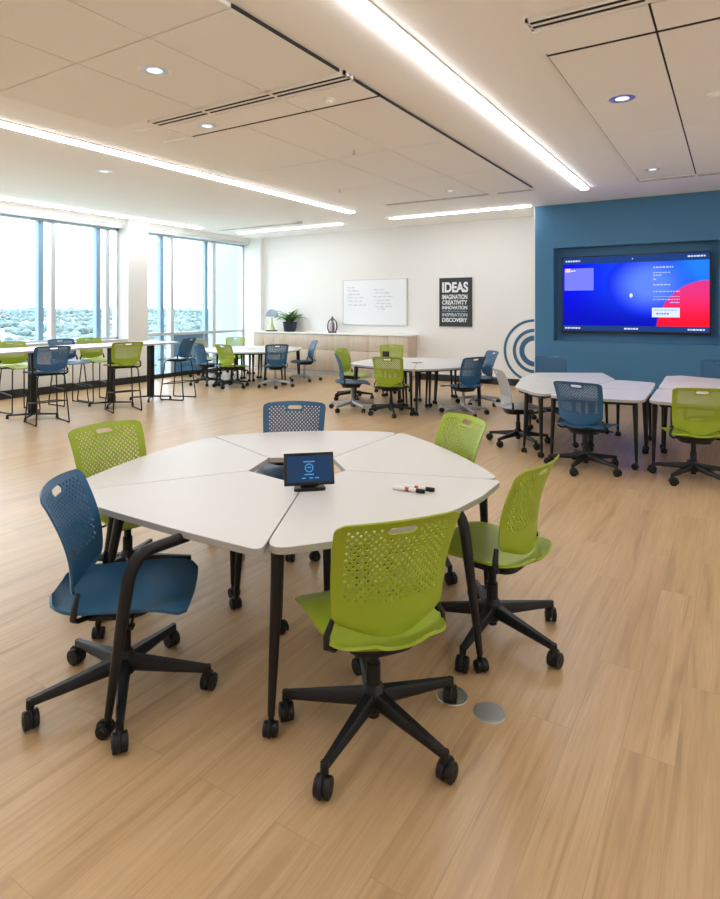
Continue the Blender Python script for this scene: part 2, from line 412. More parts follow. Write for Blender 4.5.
strip_light(-6.36, 11.44, -3.31, 11.55, 'short strip light parallel to back wall, ending at the blue wall')
strip_light(-10.95, 11.55, -7.72, 11.66, 'short strip light parallel to back wall near the window corner')

def downlight(x, y, label, r=.085):
    r *= 1.22
    z = ZP if (-5.75 < x < -2.78 or -1.23 < x < 1.9) else HC
    t = thing('recessed_downlight', label, 'ceiling light', (x, y, z), 0, 'recessed downlights')
    bm = bm_new(); n = 28
    prof = [(r, -.001), (r+.012, -.004), (r+.016, -.001)]
    lathe(bm, [(r+.016, -.0005), (r+.014, -.006), (r, -.006), (r-.004, -.0015)], n)
    obj('trim_ring', bm, M['ceiling'], t)
    bm = bm_new(); lathe(bm, [(r-.002, -.0045), (r*.6, -.003), (.001, -.003)], n); obj('reflector', bm, M['chrome'], t)
    bm = bm_new(); lathe(bm, [(r*.55, -.0042), (r*.5, -.0055), (.001, -.0055)], n); obj('lens', bm, M['lens'], t)
downlight(-4.05, 3.30, 'round downlight in the grey acoustic ceiling at the upper left', .095)
downlight(-.88, 6.05, 'round downlight nearest the top right corner', .095)
downlight(-.96, 9.35, 'round downlight just in front of the display')
downlight(-7.75, 5.42, 'small round downlight between the two left strip lights')
downlight(-4.80, 4.60, 'round downlight beside the slot diffuser', .08)
downlight(-4.0, 9.26, 'round downlight in the ceiling in front of the poster', .07)
def sprinkler(x, y, label, z=ZP):
    t = thing('sprinkler_head', label, 'sprinkler', (x, y, z), 0, 'ceiling sprinkler heads')
    bm = bm_new(); lathe(bm, [(.035, -.0005), (.035, -.004), (.012, -.008), (.012, -.0005)], 16); obj('escutcheon', bm, M['ceiling'], t)
    bm = bm_new(); cyl(bm, (0, 0, -.006), (0, 0, -.05), .007, seg=8); lathe(bm, [(.006, -.05), (.022, -.052), (.022, -.056), (.004, -.058)], 14); obj('deflector', bm, M['chrome'], t)
sprinkler(-3.98, 6.25, 'small sprinkler head in the pale ceiling panels, nearer one')
sprinkler(-5.47, 8.16, 'small sprinkler head in the ceiling, farther one')
def detector(x, y, label):
    t = tag(None or link('smoke_detector', None), label, 'smoke detector'); t.location = (x, y, ZP)
    bm = bm_new(); lathe(bm, [(.06, -.0005), (.06, -.012), (.05, -.016), (.001, -.017)], 24); obj('base_plate', bm, M['ceiling'], t)
    bm = bm_new(); lathe(bm, [(.038, -.0165), (.036, -.036), (.02, -.044), (.001, -.045)], 24); obj('sensor_head', bm, M['tile_white'], t)
detector(-3.22, 4.62, 'flat round detector on the ceiling right of the long slot diffuser')
detector(-.14, 6.35, 'round white smoke detector at the right edge of the ceiling')

# ------------------------------------------------------------------ display in the recess
TX0, TX1, TZ0, TZ1 = -2.81, -.32, 1.225, 2.68
tvx, tvz = (TX0+TX1)/2, (TZ0+TZ1)/2
YT = 11.90
tv = thing('wall_display', 'very large flat screen with blue and red wallpaper in blue wall recess', 'television', (tvx, YT, TZ0))
hw, hh = (TX1-TX0)/2, (TZ1-TZ0)/2
bm = bm_new(); box(bm, -hw, .008, 0, hw, .085, 2*hh, bev=.006)
for a in ((-hw, 0, -hw+.022, 2*hh), (hw-.022, 0, hw, 2*hh), (-hw, 0, hw, .045), (-hw, 2*hh-.022, hw, 2*hh)): box(bm, a[0], -.002, a[1], a[2], .01, a[3])
obj('bezel', bm, M['tv_black'], tv, smooth=False)
bm = bm_new(); box(bm, -.3, .08, .4, .3, YBL+RD-YT-.001, 1.0); obj('wall_bracket', bm, M['tv_black'], tv, smooth=False)
sc = link('screen', None, tv); bpy.data.objects.remove(sc)
bm = bm_new(); box(bm, -hw+.022, -.001, -hh+.045, hw-.022, .006, hh-.022)
scr = obj('screen', bm, M['screen'], tv, loc=(0, 0, hh), smooth=False)
SW0, SW1, SH0, SH1 = -hw+.022, hw-.022, -hh+.045, hh-.022
def ui(name, mat, rects):
    bm = bm_new()
    for x0, z0, x1, z1 in rects: box(bm, x0, -.0035, z0, x1, -.0005, z1)
    return obj(name, bm, mat, scr, smooth=False)
def ui2(name, mat, rects):
    bm = bm_new()
    for x0, z0, x1, z1 in rects: box(bm, x0, -.005, z0, x1, -.0036, z1)
    return obj(name, bm, mat, scr, smooth=False)
ui('title_bar', M['ui_navy'], [(SW0, SH1-.125, SW1, SH1), (SW0, SH0, SW1, SH0+.10)])
ui('window_card', M['ui_card'], [(SW0+.03, .08, SW0+.56, .50)])
rnd = random.Random(3)
ui2('icon', M['ui_orange'], [(SW0+.045, .43, SW0+.14, .50)])
def dashes(x0, x1, z, h, n):
    out = []; x = x0
    while x < x1:
        w = rnd.uniform(.02, .05); out.append((x, z, min(x+w, x1), z+h)); x += w + .012
    return out
for part in (dashes(SW0+.05, SW0+.32, SH1-.08, .028, 5), dashes(SW1-.33, SW1-.06, SH1-.07, .026, 5), dashes(SW0+.04, SW0+.33, SH0+.035, .026, 5), dashes(-.13, .10, SH0+.035, .028, 5),
             dashes(SW1-.33, SW1-.07, SH0+.035, .026, 4), dashes(SW0+.15, SW0+.23, .44, .025, 2), [(-.04, -.05, .01, .0), (-.025, -.065, -.005, .015)], [(0, SH1-.07, .018, SH1-.05)]):
    ui2('screen_lettering', M['ui_white'], part)
pl = []
for z, x1, h in ((.46, .75, .026), (.37, .70, .016), (.32, .56, .022), (.25, .47, .022), (.15, .70, .022), (.03, .84, .018)): pl += dashes(.35, x1-.07, z, h, 4)
pl += [(.35, -.055, .77, -.048)] + dashes(.35, .77, -.11, .016, 6) + dashes(.62, .77, -.165, .016, 3)
ui2('menu_lettering', M['ui_line'], pl)
ui('dialog_box', M['ui_white'], [(.33, -.42, .77, -.25)])
ui2('dialog_lettering', M['ui_card'], dashes(.37, .74, -.30, .014, 6) + dashes(.40, .60, -.37, .03, 3))

# ------------------------------------------------------------------ things on the back wall
ps = thing('poster', 'dark framed poster headed IDEAS on the white back wall', 'poster', (-5.83, YB, 1.275))
PW, PH = .80, 1.125
pbox('panel', (0, -.03, 0), (PW, -.001, PH), M['poster'], ps)
def put_text(s, x, z, h, w, mat, par, y=-.0315, bold=0., name='lettering'):
    me = text_mesh(s, h/.69, .003, mat, 1, bold)
    x0 = min(v.co.x for v in me.vertices); x1 = max(v.co.x for v in me.vertices)
    k = w/(x1-x0)
    for v in me.vertices: v.co.x = (v.co.x-x0)*k
    return link(name, me, par, (x, y, z))
put_text('IDEAS', .075, .80, .215, .64, M['print'], ps, bold=.012)
put_text('IMAGINATION', .075, .635, .10, .62, M['print'], ps, bold=.004)
put_text('CREATIVITY', .075, .51, .095, .62, M['print'], ps, bold=.004)
put_text('INNOVATION', .075, .40, .075, .62, M['print'], ps, bold=.003)
put_text('think differently and explore', .075, .345, .028, .60, M['print_blue'], ps)
put_text('INSPIRATION', .075, .235, .075, .62, M['print_blue'], ps, bold=.003)
put_text('DISCOVERY', .075, .11, .085, .62, M['print'], ps, bold=.004)

wb = thing('whiteboard', 'large frameless whiteboard with handwriting on white back wall', 'whiteboard', (-8.53, YB, 1.275))
BW, BH = 1.85, 1.145
pbox('writing_surface', (.01, -.03, .012), (BW-.01, -.004, BH-.01), M['board'], wb)
bm = bm_new()
for a in ((0, 0, BW, .014), (0, BH-.012, BW, BH), (0, 0, .012, BH), (BW-.016, 0, BW, BH)): box(bm, a[0], -.034, a[1], a[2], -.001, a[3])
obj('edge_trim', bm, M['board_frame'], wb, smooth=False)
bm = bm_new(); rnd = random.Random(11)
def scribble(x0, x1, z):
    x = x0
    while x < x1:
        w = rnd.uniform(.06, .15); n = int(w/.008); pts = []
        for k in range(n+1): pts.append((x + w*k/n, -.0315, z + rnd.uniform(-.014, .014) + (.014 if k % 5 == 0 else 0)))
        if len(pts) > 1: tube(bm, pts, .0026, 4)
        x += w + .03
for k, (x1, z) in enumerate(((.36, .95), (.47, .86), (.46, .77), (.58, .69), (.5, .60), (.62, .50))): scribble(.12 + .02*(k % 3), x1, z)
for k, (x0, x1, z) in enumerate(((.92, 1.2, .88), (.95, 1.3, .80), (.9, 1.32, .71), (.98, 1.38, .62), (1.0, 1.3, .54), (.96, 1.36, .46), (1.05, 1.15, .40))): scribble(x0, x1, z)
obj('handwriting', bm, M['ink'], wb)

# ------------------------------------------------------------------ cabinet run
CY, CZ = 12.44, 1.035
cx = [-11.20, -10.46, -9.68, -9.08, -8.52, -7.50, -6.43]
clabel = ['pale wood cabinet in the far corner, below the grey dish ornament', 'pale wood cabinet below the potted fern', 'narrow pale wood cabinet right of the fern cabinet',
          'narrow pale wood cabinet below the plum lantern', 'wide pale wood cabinet below the left half of the whiteboard', 'rightmost pale wood cabinet, at the open end of the row']
for i, (a, b) in enumerate(zip(cx, cx[1:])):
    t = thing('cabinet', clabel[i], 'cabinet', ((a+b)/2, CY, 0), 0, 'pale wood base cabinets along the back wall'); w = (b-a)/2
    bm = bm_new(); box(bm, -w+.001, .022, .10, w-.001, YB-CY-.002, CZ-.001); obj('body', bm, M['cab'] if i == 5 else M['cab_in'], t, smooth=False)
    pbox('toe_kick', (-w+.001, .05, 0), (w-.001, .08, .10), M['alu'], t)
    n = 2 if 2*w > .7 else 1
    for k in range(n):
        x0 = -w + 2*w*k/n + .003; x1 = -w + 2*w*(k+1)/n - .003
        pbox('door', (x0, 0, .11), (x1, .02, .64), M['cab'], t, .002)
        pbox('drawer', (x0, 0, .647), (x1, .02, CZ-.012), M['cab'], t, .002)
bm = bm_new(); box(bm, -11.21, CY-.02, CZ, -6.41, YB-.002, CZ+.035, bev=.003)
tag(obj('worktop', bm, M['counter']), 'long white worktop over the pale wood cabinets', 'worktop')
TOPZ = CZ + .035

# fern in a navy pot
pt = thing('potted_fern', 'green fern in a dark navy pot on white worktop', 'plant', (-10.10, 12.66, TOPZ))
bm = bm_new(); lathe(bm, [(.15, 0), (.165, .02), (.19, .24), (.195, .27), (.175, .27), (.165, .22), (.001, .21)], 24); obj('pot', bm, M['pot'], pt)
bm = bm_new(); lathe(bm, [(.16, .2105), (.15, .228), (.001, .232)], 20); obj('soil', bm, M['soil'], pt)
rnd = random.Random(5)
bm = bm_new()
for k in range(34):
    az = rnd.uniform(0, 2*PI); L = rnd.uniform(.36, .54); el = rnd.uniform(.75, 1.5); n = 9
    d = Vector((math.cos(az), math.sin(az), 0)); p = d*rnd.uniform(0, .05) + Vector((0, 0, .225)); pts = [p.copy()]
    for j in range(n):
        ang = el - 1.5*(j/n)**1.5
        p = p + (d*math.cos(ang) + Vector((0, 0, math.sin(ang))))*(L/n)
        if p.y > .2: p.y = .2
        pts.append(p.copy())
    sd = Vector((-d.y, d.x, 0))
    prev = None
    for j, q in enumerate(pts):
        f = j/n; w = .050*math.sin(PI*min(1, .12+.9*f))**.7*(1-.15*f); w *= (1 if j % 2 else .8)
        if j == n: w = .003
        cur = [bm.verts.new(q - sd*w + Vector((0, 0, -.008))), bm.verts.new(q), bm.verts.new(q + sd*w + Vector((0, 0, -.008)))]
        if prev:
            bm.faces.new((prev[0], prev[1], cur[1], cur[0])); bm.faces.new((prev[1], prev[2], cur[2], cur[1]))
        prev = cur
bm.normal_update(); bmesh.ops.solidify(bm, geom=bm.faces[:], thickness=.002)
fo = obj('foliage', bm, M['leaf'], pt)

# plum lantern
t = thing('lantern', 'plum coloured oval lantern with a pale opening on white worktop', 'ornament', (-8.72, 12.66, TOPZ))
bm = bm_new()
for k in range(4):
    a = R(45+90*k); pr = [(.085, .03), (.115, .10), (.12, .18), (.10, .28), (.05, .345)]
    tube(bm, [(r*math.cos(a), r*math.sin(a), z) for r, z in pr], [.016, .019, .019, .017, .014], 8)
lathe(bm, [(.11, 0), (.115, .015), (.10, .035), (.001, .036)], 20)
lathe(bm, [(.06, .33), (.05, .36), (.025, .38), (.02, .40), (.03, .41), (.015, .425), (.001, .426)], 16)
obj('shell', bm, M['vase'], t)
bm = bm_new(); lathe(bm, [(.06, .037), (.07, .10), (.065, .22), (.04, .30), (.001, .305)], 18); obj('inner_glass', bm, M['vase_in'], t)

# grey dish ornament
t = thing('dish_ornament', 'small ornament with grey domed dish over a yellow green stem', 'ornament', (-10.74, 12.66, TOPZ))
bm = bm_new(); lathe(bm, [(.17, 0), (.17, .02), (.13, .035), (.001, .036)], 22); obj('base', bm, M['shell_base'], t)
bm = bm_new(); lathe(bm, [(.105, .036), (.075, .12), (.045, .22), (.03, .33), (.02, .40), (.001, .405)], 14); obj('stem', bm, M['shell_green'], t)
bm = bm_new(); n = 20
pr = [Vector((math.cos(R(180*k/n))*.19, 0, .40 + math.sin(R(180*k/n))*.20)) for k in range(n+1)]
fr = [bm.verts.new(p + Vector((0, -.02, 0))) for p in pr]; bk = [bm.verts.new(p*1 + Vector((0, .06, .0))) for p in pr]
ctr = bm.verts.new((0, .05, .41)); ctb = bm.verts.new((0, .08, .40))
for k in range(n):
    bm.faces.new((fr[k], fr[k+1], ctr)); bm.faces.new((bk[k+1], bk[k], ctb)); bm.faces.new((fr[k+1], fr[k], bk[k], bk[k+1]))
bm.faces.new((fr[0], ctr, fr[n], bk[n], ctb, bk[0]))
obj('dish', bm, M['shell'], t)

# ------------------------------------------------------------------ chairs
def corner_inset(d, r): return 0. if d >= r else r - math.sqrt(max(0, r*r - (r-d)**2))
def backrest_mesh(mat, z0=.515, z1=.93, y0=-.195, W0=.222, W1=.252):
    bm = bm_new(); NU, NV = 34, 30; H = z1-z0
    def P(i, j):
        s = -1 + 2*i/NU; t = j/NV
        d_top = (1-t)*H; d_bot = t*H
        hwid = W0 + (W1-W0)*t - corner_inset(d_top, .035) - corner_inset(d_bot, .06)
        x = s*hwid
        z = z0 + t*H - .035*(1-s*s)*(1-t)**2 + .006*(1-s*s)*t*t
        y = y0 - .012 + .045*math.sin(PI*min(1, t*1.15))*.35 - .085*t**1.6 - .02*max(0, (t-.85)/.15)**2 + .055*s*s*(1-.25*t)
        return Vector((x, y, z))
    V = [[bm.verts.new(P(i, j)) for i in range(NU+1)] for j in range(NV+1)]
    slot = (13, 21, 26, 28)
    # round the slot's corners
    for i, j, sx, sz in ((13, 26, 1, 1), (21, 26, -1, 1), (13, 28, 1, -1), (21, 28, -1, -1)):
        V[j][i].co += (V[j][i+sx].co - V[j][i].co)*.55 + (V[j+sz][i].co - V[j][i].co)*.30
    for j in range(NV):
        for i in range(NU):
            if slot[0] <= i < slot[1] and slot[2] <= j < slot[3]: continue
            c = [V[j][i], V[j][i+1], V[j+1][i+1], V[j+1][i]]
            inside = 3 <= i < NU-3 and 8 <= j < NV-2 and (i+j) % 2 == 0
            if inside and (slot[0]-1 <= i < slot[1]+1 and slot[2]-1 <= j < slot[3]+1): inside = False
            if not inside:
                bm.faces.new(c); continue
            def bl(u, v): return (c[0].co*(1-u)*(1-v) + c[1].co*u*(1-v) + c[2].co*u*v + c[3].co*(1-u)*v)
            rr = .44
            inn = [bm.verts.new(bl(.5 + rr*math.cos(R(225+45*k)), .5 + rr*math.sin(R(225+45*k)))) for k in range(8)]
            for q in range(4):
                a, b = c[q], c[(q+1) % 4]; i0, i1, i2 = inn[2*q], inn[(2*q+1) % 8], inn[(2*q+2) % 8]
                bm.faces.new((a, b, i2, i1, i0))
    bmesh.ops.recalc_face_normals(bm, faces=bm.faces[:])
    bm.normal_update(); bmesh.ops.solidify(bm, geom=bm.faces[:], thickness=.007)
    return mesh_of('backrest', bm, mat, True, 50)
def seat_mesh(mat, zs=.468):
    bm = bm_new(); NU, NV = 20, 20; D0, D1 = -.265, .295
    def P(i, j):
        s = -1 + 2*i/NU; t = j/NV
        d0, d1 = t*(D1-D0), (1-t)*(D1-D0)
        hwid = .228 + .030*t - corner_inset(d0, .13)*1. - corner_inset(d1, .05)
        x = s*hwid; y = D0 + t*(D1-D0) + .02*(1-s*s)*(t-.5)
        z = zs + .016*abs(s)**2.5 - .010 - .032*max(0, (t-.72)/.28)**2 + .022*max(0, (.28-t)/.28)**2 + .012*t*(1-s*s)
        return Vector((x, y, z))
    V = [[bm.verts.new(P(i, j)) for i in range(NU+1)] for j in range(NV+1)]
    for j in range(NV):
        for i in range(NU): bm.faces.new((V[j][i], V[j][i+1], V[j+1][i+1], V[j+1][i]))
    bmesh.ops.recalc_face_normals(bm, faces=bm.faces[:])
    bm.normal_update(); bmesh.ops.solidify(bm, geom=bm.faces[:], thickness=.012)
    return mesh_of('seat', bm, mat, True, 50)
def caster_mesh(mat, r=.029, top=.075):
    bm = bm_new()
    for s in (-1, 1):
        tube(bm, [(s*.005, .012, r), (s*.007, .012, r), (s*.025, .012, r), (s*.028, .012, r)], [r*.93, r, r, r*.9], 22); tube(bm, [(s*.028, .012, r), (s*.031, .012, r)], [r*.55, r*.45], 14)
    n = 10; pts = [(0, .012 + (r+.004)*math.cos(R(-20+200*k/n)), r + (r+.004)*math.sin(R(-20+200*k/n))) for k in range(n+1)]
    tube(bm, pts, [.007]*(n+1), 8)
    cyl(bm, (0, -.004, r*1.2), (0, 0, top), .010, seg=10)
    return mesh_of('caster', bm, mat)
CAST = {}
def caster(parent, x, y, z, rz, mat='black', small=False):
    k = (mat, small)
    if k not in CAST: CAST[k] = caster_mesh(M[mat], .029 if small else .036, .085)
    return link('caster', CAST[k], parent, (x, y, z), rz)
def make_chair(col, base):
    t = thing('task_chair', '', 'chair'); sh = M[col]; bk = M['black']; bs = M[base]
    link('seat', seat_mesh(sh), t); link('backrest', backrest_mesh(sh), t)
    bm = bm_new()
    poly = []
    for k in range(28):
        a = 2*PI*k/28; ca, sa = math.cos(a), math.sin(a)
        poly.append((.185*abs(ca)**.6*(1 if ca >= 0 else -1), -.02 + .185*abs(sa)**.6*(1 if sa >= 0 else -1)))
    prism(bm, [(x*.75, y*.8) for x, y in poly], .385, .40)
    lo = [bm.verts.new((x*.75, y*.8, .40)) for x, y in poly]; hi = [bm.verts.new((x, y, .448)) for x, y in poly]
    for k in range(28): bm.faces.new((lo[k], lo[(k+1) % 28], hi[(k+1) % 28], hi[k]))
    bm.faces.new(hi); bm.faces.new(lo[::-1])
    obj('seat_pan', bm, bk, t)
    for s in (-1, 1):
        bm = bm_new()
        tube(bm, [(s*.150, -.06, .425), (s*.215, -.13, .430), (s*.240, -.14, .447), (s*.240, -.135, .487), (s*.214, -.128, .54)], [.013, .015, .016, .015, .011], 10, flat=.65)
        obj('back_support', bm, bk, t)
    bm = bm_new(); cyl(bm, (.06, .06, .41), (.235, .08, .405), .006, seg=8); box(bm, .215, .068, .396, .255, .092, .408, bev=.003); obj('height_lever', bm, bk, t)
    bm = bm_new(); lathe(bm, [(.029, .10), (.029, .27), (.022, .275), (.022, .375), (.05, .385), (.05, .40)], 18); obj('gas_column', bm, bk if base == 'black' else bs, t)
    bm = bm_new(); lathe(bm, [(.024, .058), (.026, .075), (.046, .09), (.05, .155), (.036, .185), (.031, .19)], 20)
    for k in range(5):
        a = R(90 + 72*k); d = Vector((math.cos(a), math.sin(a), 0))
        arm_bar(bm, d*.03 + Vector((0, 0, .135)), d*.370 + Vector((0, 0, .098)), .060, .060, .030, .030)
        cyl(bm, d*.365 + Vector((0, 0, .075)), d*.365 + Vector((0, 0, .112)), .016, .015, 12)
    sb = obj('star_base', bm, bs, t)
    for k in range(5):
        a = R(90 + 72*k); caster(sb, .365*math.cos(a), .365*math.sin(a), 0, a + random.uniform(-1.6, 1.6))
    return t
PROTO = {}
def chair(col, x, y, head, label, group, base='black', basespin=None):
    k = (col, base)
    loc = (x, y, 0); rz = R(head-90)
    if k not in PROTO:
        t = PROTO[k] = make_chair(col, base)
        t.location = loc; t.rotation_euler = (0, 0, rz); t['label'] = label; t['group'] = group
    else: t = dup(PROTO[k], loc, rz, label, group)
    if basespin is not None:
        for ch in t.children:
            if ch.name.startswith('star_base'): ch.rotation_euler = (0, 0, R(basespin - (head-90)))
    return t
G1 = 'task chairs around the near table group'
chair('green', -1.22, 2.06, 143, 'lime green task chair nearest the camera, back turned to it', G1, basespin=-33)
chair('green', -1.055, 2.985, 173, 'lime green task chair at the right corner of the near table, seen from its side', G1, basespin=-38)
chair('blue', -2.27, 1.685, 41, 'blue task chair at the left front of the near table', G1, basespin=15)
chair('blue', -2.83, 3.56, 302, 'blue task chair behind the near table facing the camera, only its back showing', G1, basespin=0)
chair('green', -1.71, 3.68, 238, 'lime green task chair behind the near table on its right, back above the tabletop', G1, basespin=5)
chair('green', -3.185, 2.39, -6, 'lime green task chair at the left of the near table behind the blue one', G1, basespin=30)
G2 = 'task chairs around the table group below the whiteboard and poster'
chair('blue', -5.38, 8.39, 36, 'blue task chair with grey base at the left end of the table below the whiteboard', G2, 'silver', 27)
chair('green', -6.03, 9.42, 5, 'lime green task chair half hidden behind the blue chair left of the middle table', G2, basespin=10)
chair('green', -4.64, 8.39, 106, 'lime green task chair with its back to us in front of the middle table', G2, basespin=0)
chair('green', -5.90, 10.72, 302, 'lime green task chair behind the middle table, in front of the last cabinet', G2, basespin=0)
chair('blue', -3.64, 8.95, 157, 'blue task chair with grey base at the right front of the middle table', G2, 'silver', 15)
chair('blue', -3.80, 10.08, 224, 'blue task chair facing left near the baseboard below the poster', G2, 'silver', 30)
G3 = 'task chairs around the table group in the far window corner'
chair('blue', -9.92, 9.50, 78, 'blue task chair at the left front of the far corner table', G3, basespin=10)
chair('olive', -11.13, 10.6, 0, 'olive task chair against the window behind the blue chair in the far corner', G3, basespin=0)
chair('green', -9.14, 9.46, 88, 'lime green task chair in front of the far corner table beside the blue one', G3, basespin=48)
chair('green', -10.96, 11.46, 310, 'lime green task chair behind the far corner table, by the window', G3, basespin=0)
chair('blue', -8.36, 9.98, 138, 'blue task chair with grey base, back turned, at the front of the far corner table', G3, 'silver', 5)
chair('blue', -8.52, 11.22, 232, 'blue task chair with grey base right of the far corner table, before the cabinets', G3, 'silver', 20)
G4 = 'task chairs around the tables in front of the display'
chair('grey', -2.28, 7.40, 34, 'light grey task chair at the left end of the tables before the display', G4, basespin=15)
chair('blue', -1.32, 6.62, 82, 'blue task chair with its back to us at the front of the right tables', G4, basespin=28)
chair('blue', -2.36, 9.42, 290, 'blue task chair between the table and the blue wall, left of the display', G4, basespin=0)
chair('green', -.33, 6.74, 108, 'lime green task chair at the right edge before the display tables', G4, basespin=10)
chair('blue', -.20, 9.90, 262, 'blue task chair behind the tables at the right edge, near the blue wall', G4, basespin=0)

# ------------------------------------------------------------------ bar stools
def make_stool(col):
    t = thing('bar_stool', '', 'stool'); sh = M[col]; bk = M['black_metal']
    s = link('seat', seat_mesh(sh, .748), t); link('backrest', backrest_mesh(sh, .80, 1.14, -.185), t)
    bm = bm_new(); box(bm, -.17, -.17, .708, .17, .16, .732, bev=.01); obj('seat_pan', bm, bk, t)
    for sx in (-1, 1):
        bm = bm_new()
        tube(bm, [(sx*.165, .15, .715), (sx*.185, .165, .69), (sx*.225, .235, .03), (sx*.225, .225, .012), (sx*.225, .19, .010), (sx*.225, -.21, .010), (sx*.225, -.235, .012), (sx*.225, -.24, .03), (sx*.185, -.17, .69), (sx*.165, -.15, .715)], .0105, 8)
        obj('leg_frame', bm, bk, t)
        bm = bm_new(); tube(bm, [(sx*.16, -.06, .715), (sx*.215, -.12, .718), (sx*.240, -.13, .735), (sx*.240, -.128, .79), (sx*.214, -.118, .845)], [.012, .014, .015, .014, .011], 8); obj('back_support', bm, bk, t)
    bm = bm_new()
    for y, z in ((.212, .29), (-.212, .33)): cyl(bm, (-.207, y, z), (.207, y, z), .009, seg=8)
    for sx in (-1, 1): cyl(bm, (sx*.207, .212, .29), (sx*.207, -.208, .33), .009, seg=8)
    obj('foot_rail', bm, bk, t)
    for sx in (-1, 1):
        for y in (.21, -.22):
            bm = bm_new(); cyl(bm, (sx*.225, y, 0), (sx*.225, y, .024), .016, .016, 10); obj('glide_foot', bm, M['black'], t)
    return t
STOOL = {}
def stool(col, x, y, head, label):
    g = 'bar stools at the high tables by the window'
    if col not in STOOL:
        t = STOOL[col] = make_stool(col); t.location = (x, y, 0); t.rotation_euler = (0, 0, R(head-90)); t['label'] = label; t['group'] = g
    else: dup(STOOL[col], (x, y, 0), R(head-90), label, g)
stool('blue', -8.62, 5.08, 168, 'blue bar stool with its back to us at the near high table')
stool('green', -9.95, 5.38, 0, 'lime green bar stool at the left edge of the picture, against the knee wall')
stool('blue', -9.97, 6.27, 0, 'blue bar stool behind the near high table, only the top of its back showing')
stool('green', -9.95, 6.80, 0, 'lime green bar stool facing us between the two high tables, window side')
stool('green', -8.60, 6.37, 160, 'lime green bar stool with its back to us at the far high table')
stool('blue', -8.84, 7.74, 198, 'blue bar stool seen from the side at the right end of the high tables')

# ------------------------------------------------------------------ tables
def rounded(poly, rads, n=7):
    out = []; N = len(poly)
    for i, (x, y) in enumerate(poly):
        r = rads[i]; p = Vector((x, y))
        if r <= 0: out.append((x, y)); continue
        a = Vector(poly[i-1]) - p; b = Vector(poly[(i+1) % N]) - p
        la, lb = a.length, b.length; a.normalize(); b.normalize()
        th = a.angle(b); d = min(r/math.tan(th/2), la*.45, lb*.45)
        p0, p1 = p + a*d, p + b*d
        for k in range(n+1):
            t = k/n; q = p0*(1-t)**2 + p*2*t*(1-t) + p1*t*t; out.append((q.x, q.y))
    return out
def table_leg_mesh(top, foot, name='leg', bend=None):
    """top / foot: local xy of the leg head under the top and of its caster"""
    bm = bm_new()
    b = bend or (top[0], top[1], .675)
    F_ = Vector((foot[0], foot[1], .075))
    if bend:
        B_ = Vector(b); A_ = Vector((top[0], top[1], .700)); K = B_*.80 + F_*.20; S = A_*.35 + Vector((B_.x, B_.y, .700))*.65; Kn = Vector((B_.x, B_.y, .705))
        pts = [A_, S] + [S*(1-t)**2 + Kn*2*t*(1-t) + K*t*t for t in (.2, .4, .6, .8, 1.)] + [F_]
        rad = [.024]*2 + [.026]*5 + [.015]
    else: pts = [Vector((top[0], top[1], .705)), Vector((top[0], top[1], .66)), F_]; rad = [.027, .027, .015]
    tube(bm, pts, rad, 14)
    cyl(bm, (foot[0], foot[1], .055), (foot[0], foot[1], .10), .012, seg=10)
    return mesh_of('leg', bm, M['black_metal'])
def make_table(poly, label, group, legs, bulge=None, tan=None, zt=.737, name='wedge_table'):
    """poly: four or more world xy corners (outer corners first two); legs: list of (top, foot, bend)"""
    cxm = sum(p[0] for p in poly)/len(poly); cym = sum(p[1] for p in poly)/len(poly)
    t = thing(name, label, 'table', (cxm, cym, 0), 0, group)
    L = [(x-cxm, y-cym) for x, y in poly]
    rads = [.15, .15] + [.05]*(len(L)-2)
    if bulge:
        a, b = Vector(L[0]), Vector(L[1]); nrm = Vector(((b-a).y, -(b-a).x)).normalized()
        if nrm.dot((a+b)/2) < 0: nrm = -nrm
        mids = [a.lerp(b, f) + nrm*bulge*(1-(2*f-1)**2) for f in (.2, .35, .5, .65, .8)]
        out = rounded([L[0]] + [tuple(m) for m in mids] + L[1:], [.085] + [.15]*5 + [.04] + [.012]*(len(L)-2))
    else: out = rounded(L, rads)
    bm = bm_new(); prism(bm, out, zt-.030, zt-.002, 1, 1)
    # softened top skin
    ctr = Vector((0, 0)); ins = [(x*.996, y*.996) for x, y in out]
    lo = [bm.verts.new((x, y, zt-.002)) for x, y in out]; hi = [bm.verts.new((x, y, zt)) for x, y in ins]; n = len(out)
    for k in range(n): bm.faces.new((lo[k], lo[(k+1) % n], hi[(k+1) % n], hi[k]))
    bm.faces.new(hi)
    obj('tabletop', bm, [M['lam'], M['lam_edge']], t, angle=30)
    bm = bm_new(); z = zt - .048; F = []
    for (x, y) in L: F.append(Vector((x*.80, y*.80, z)))
    for k in range(len(F)):
        a, b = F[k], F[(k+1) % len(F)]
        if (b-a).length > .06: arm_bar(bm, a, b, .03, .035, .03, .035)
    obj('frame', bm, M['black_metal'], t)
    for i, lg in enumerate(legs):
        top, foot = lg[0], lg[1]; bend = lg[2] if len(lg) > 2 else None
        tl = (top[0]-cxm, top[1]-cym); fl = (foot[0]-cxm, foot[1]-cym)
        if bend: bend = (bend[0]-cxm, bend[1]-cym, bend[2])
        o = link('leg', table_leg_mesh(tl, fl, bend=bend), t)
        cm = 'tan' if tan == i else 'black'
        q = caster(o, fl[0], fl[1], 0, random.uniform(0, 6.28), cm, True)
        if cm == 'tan': q['label'] = 'beige caster'
    return t
def std_legs(poly, k=.13, splay=.03, inner=1.):
    c = Vector((sum(p[0] for p in poly)/len(poly), sum(p[1] for p in poly)/len(poly))); out = []
    for p in poly:
        v = Vector(p); d = (c-v).normalized(); kk = k if len(out) < 2 else k*inner; a = v + d*kk; b = v + d*(kk-splay); out.append((tuple(a), tuple(b)))
    return out
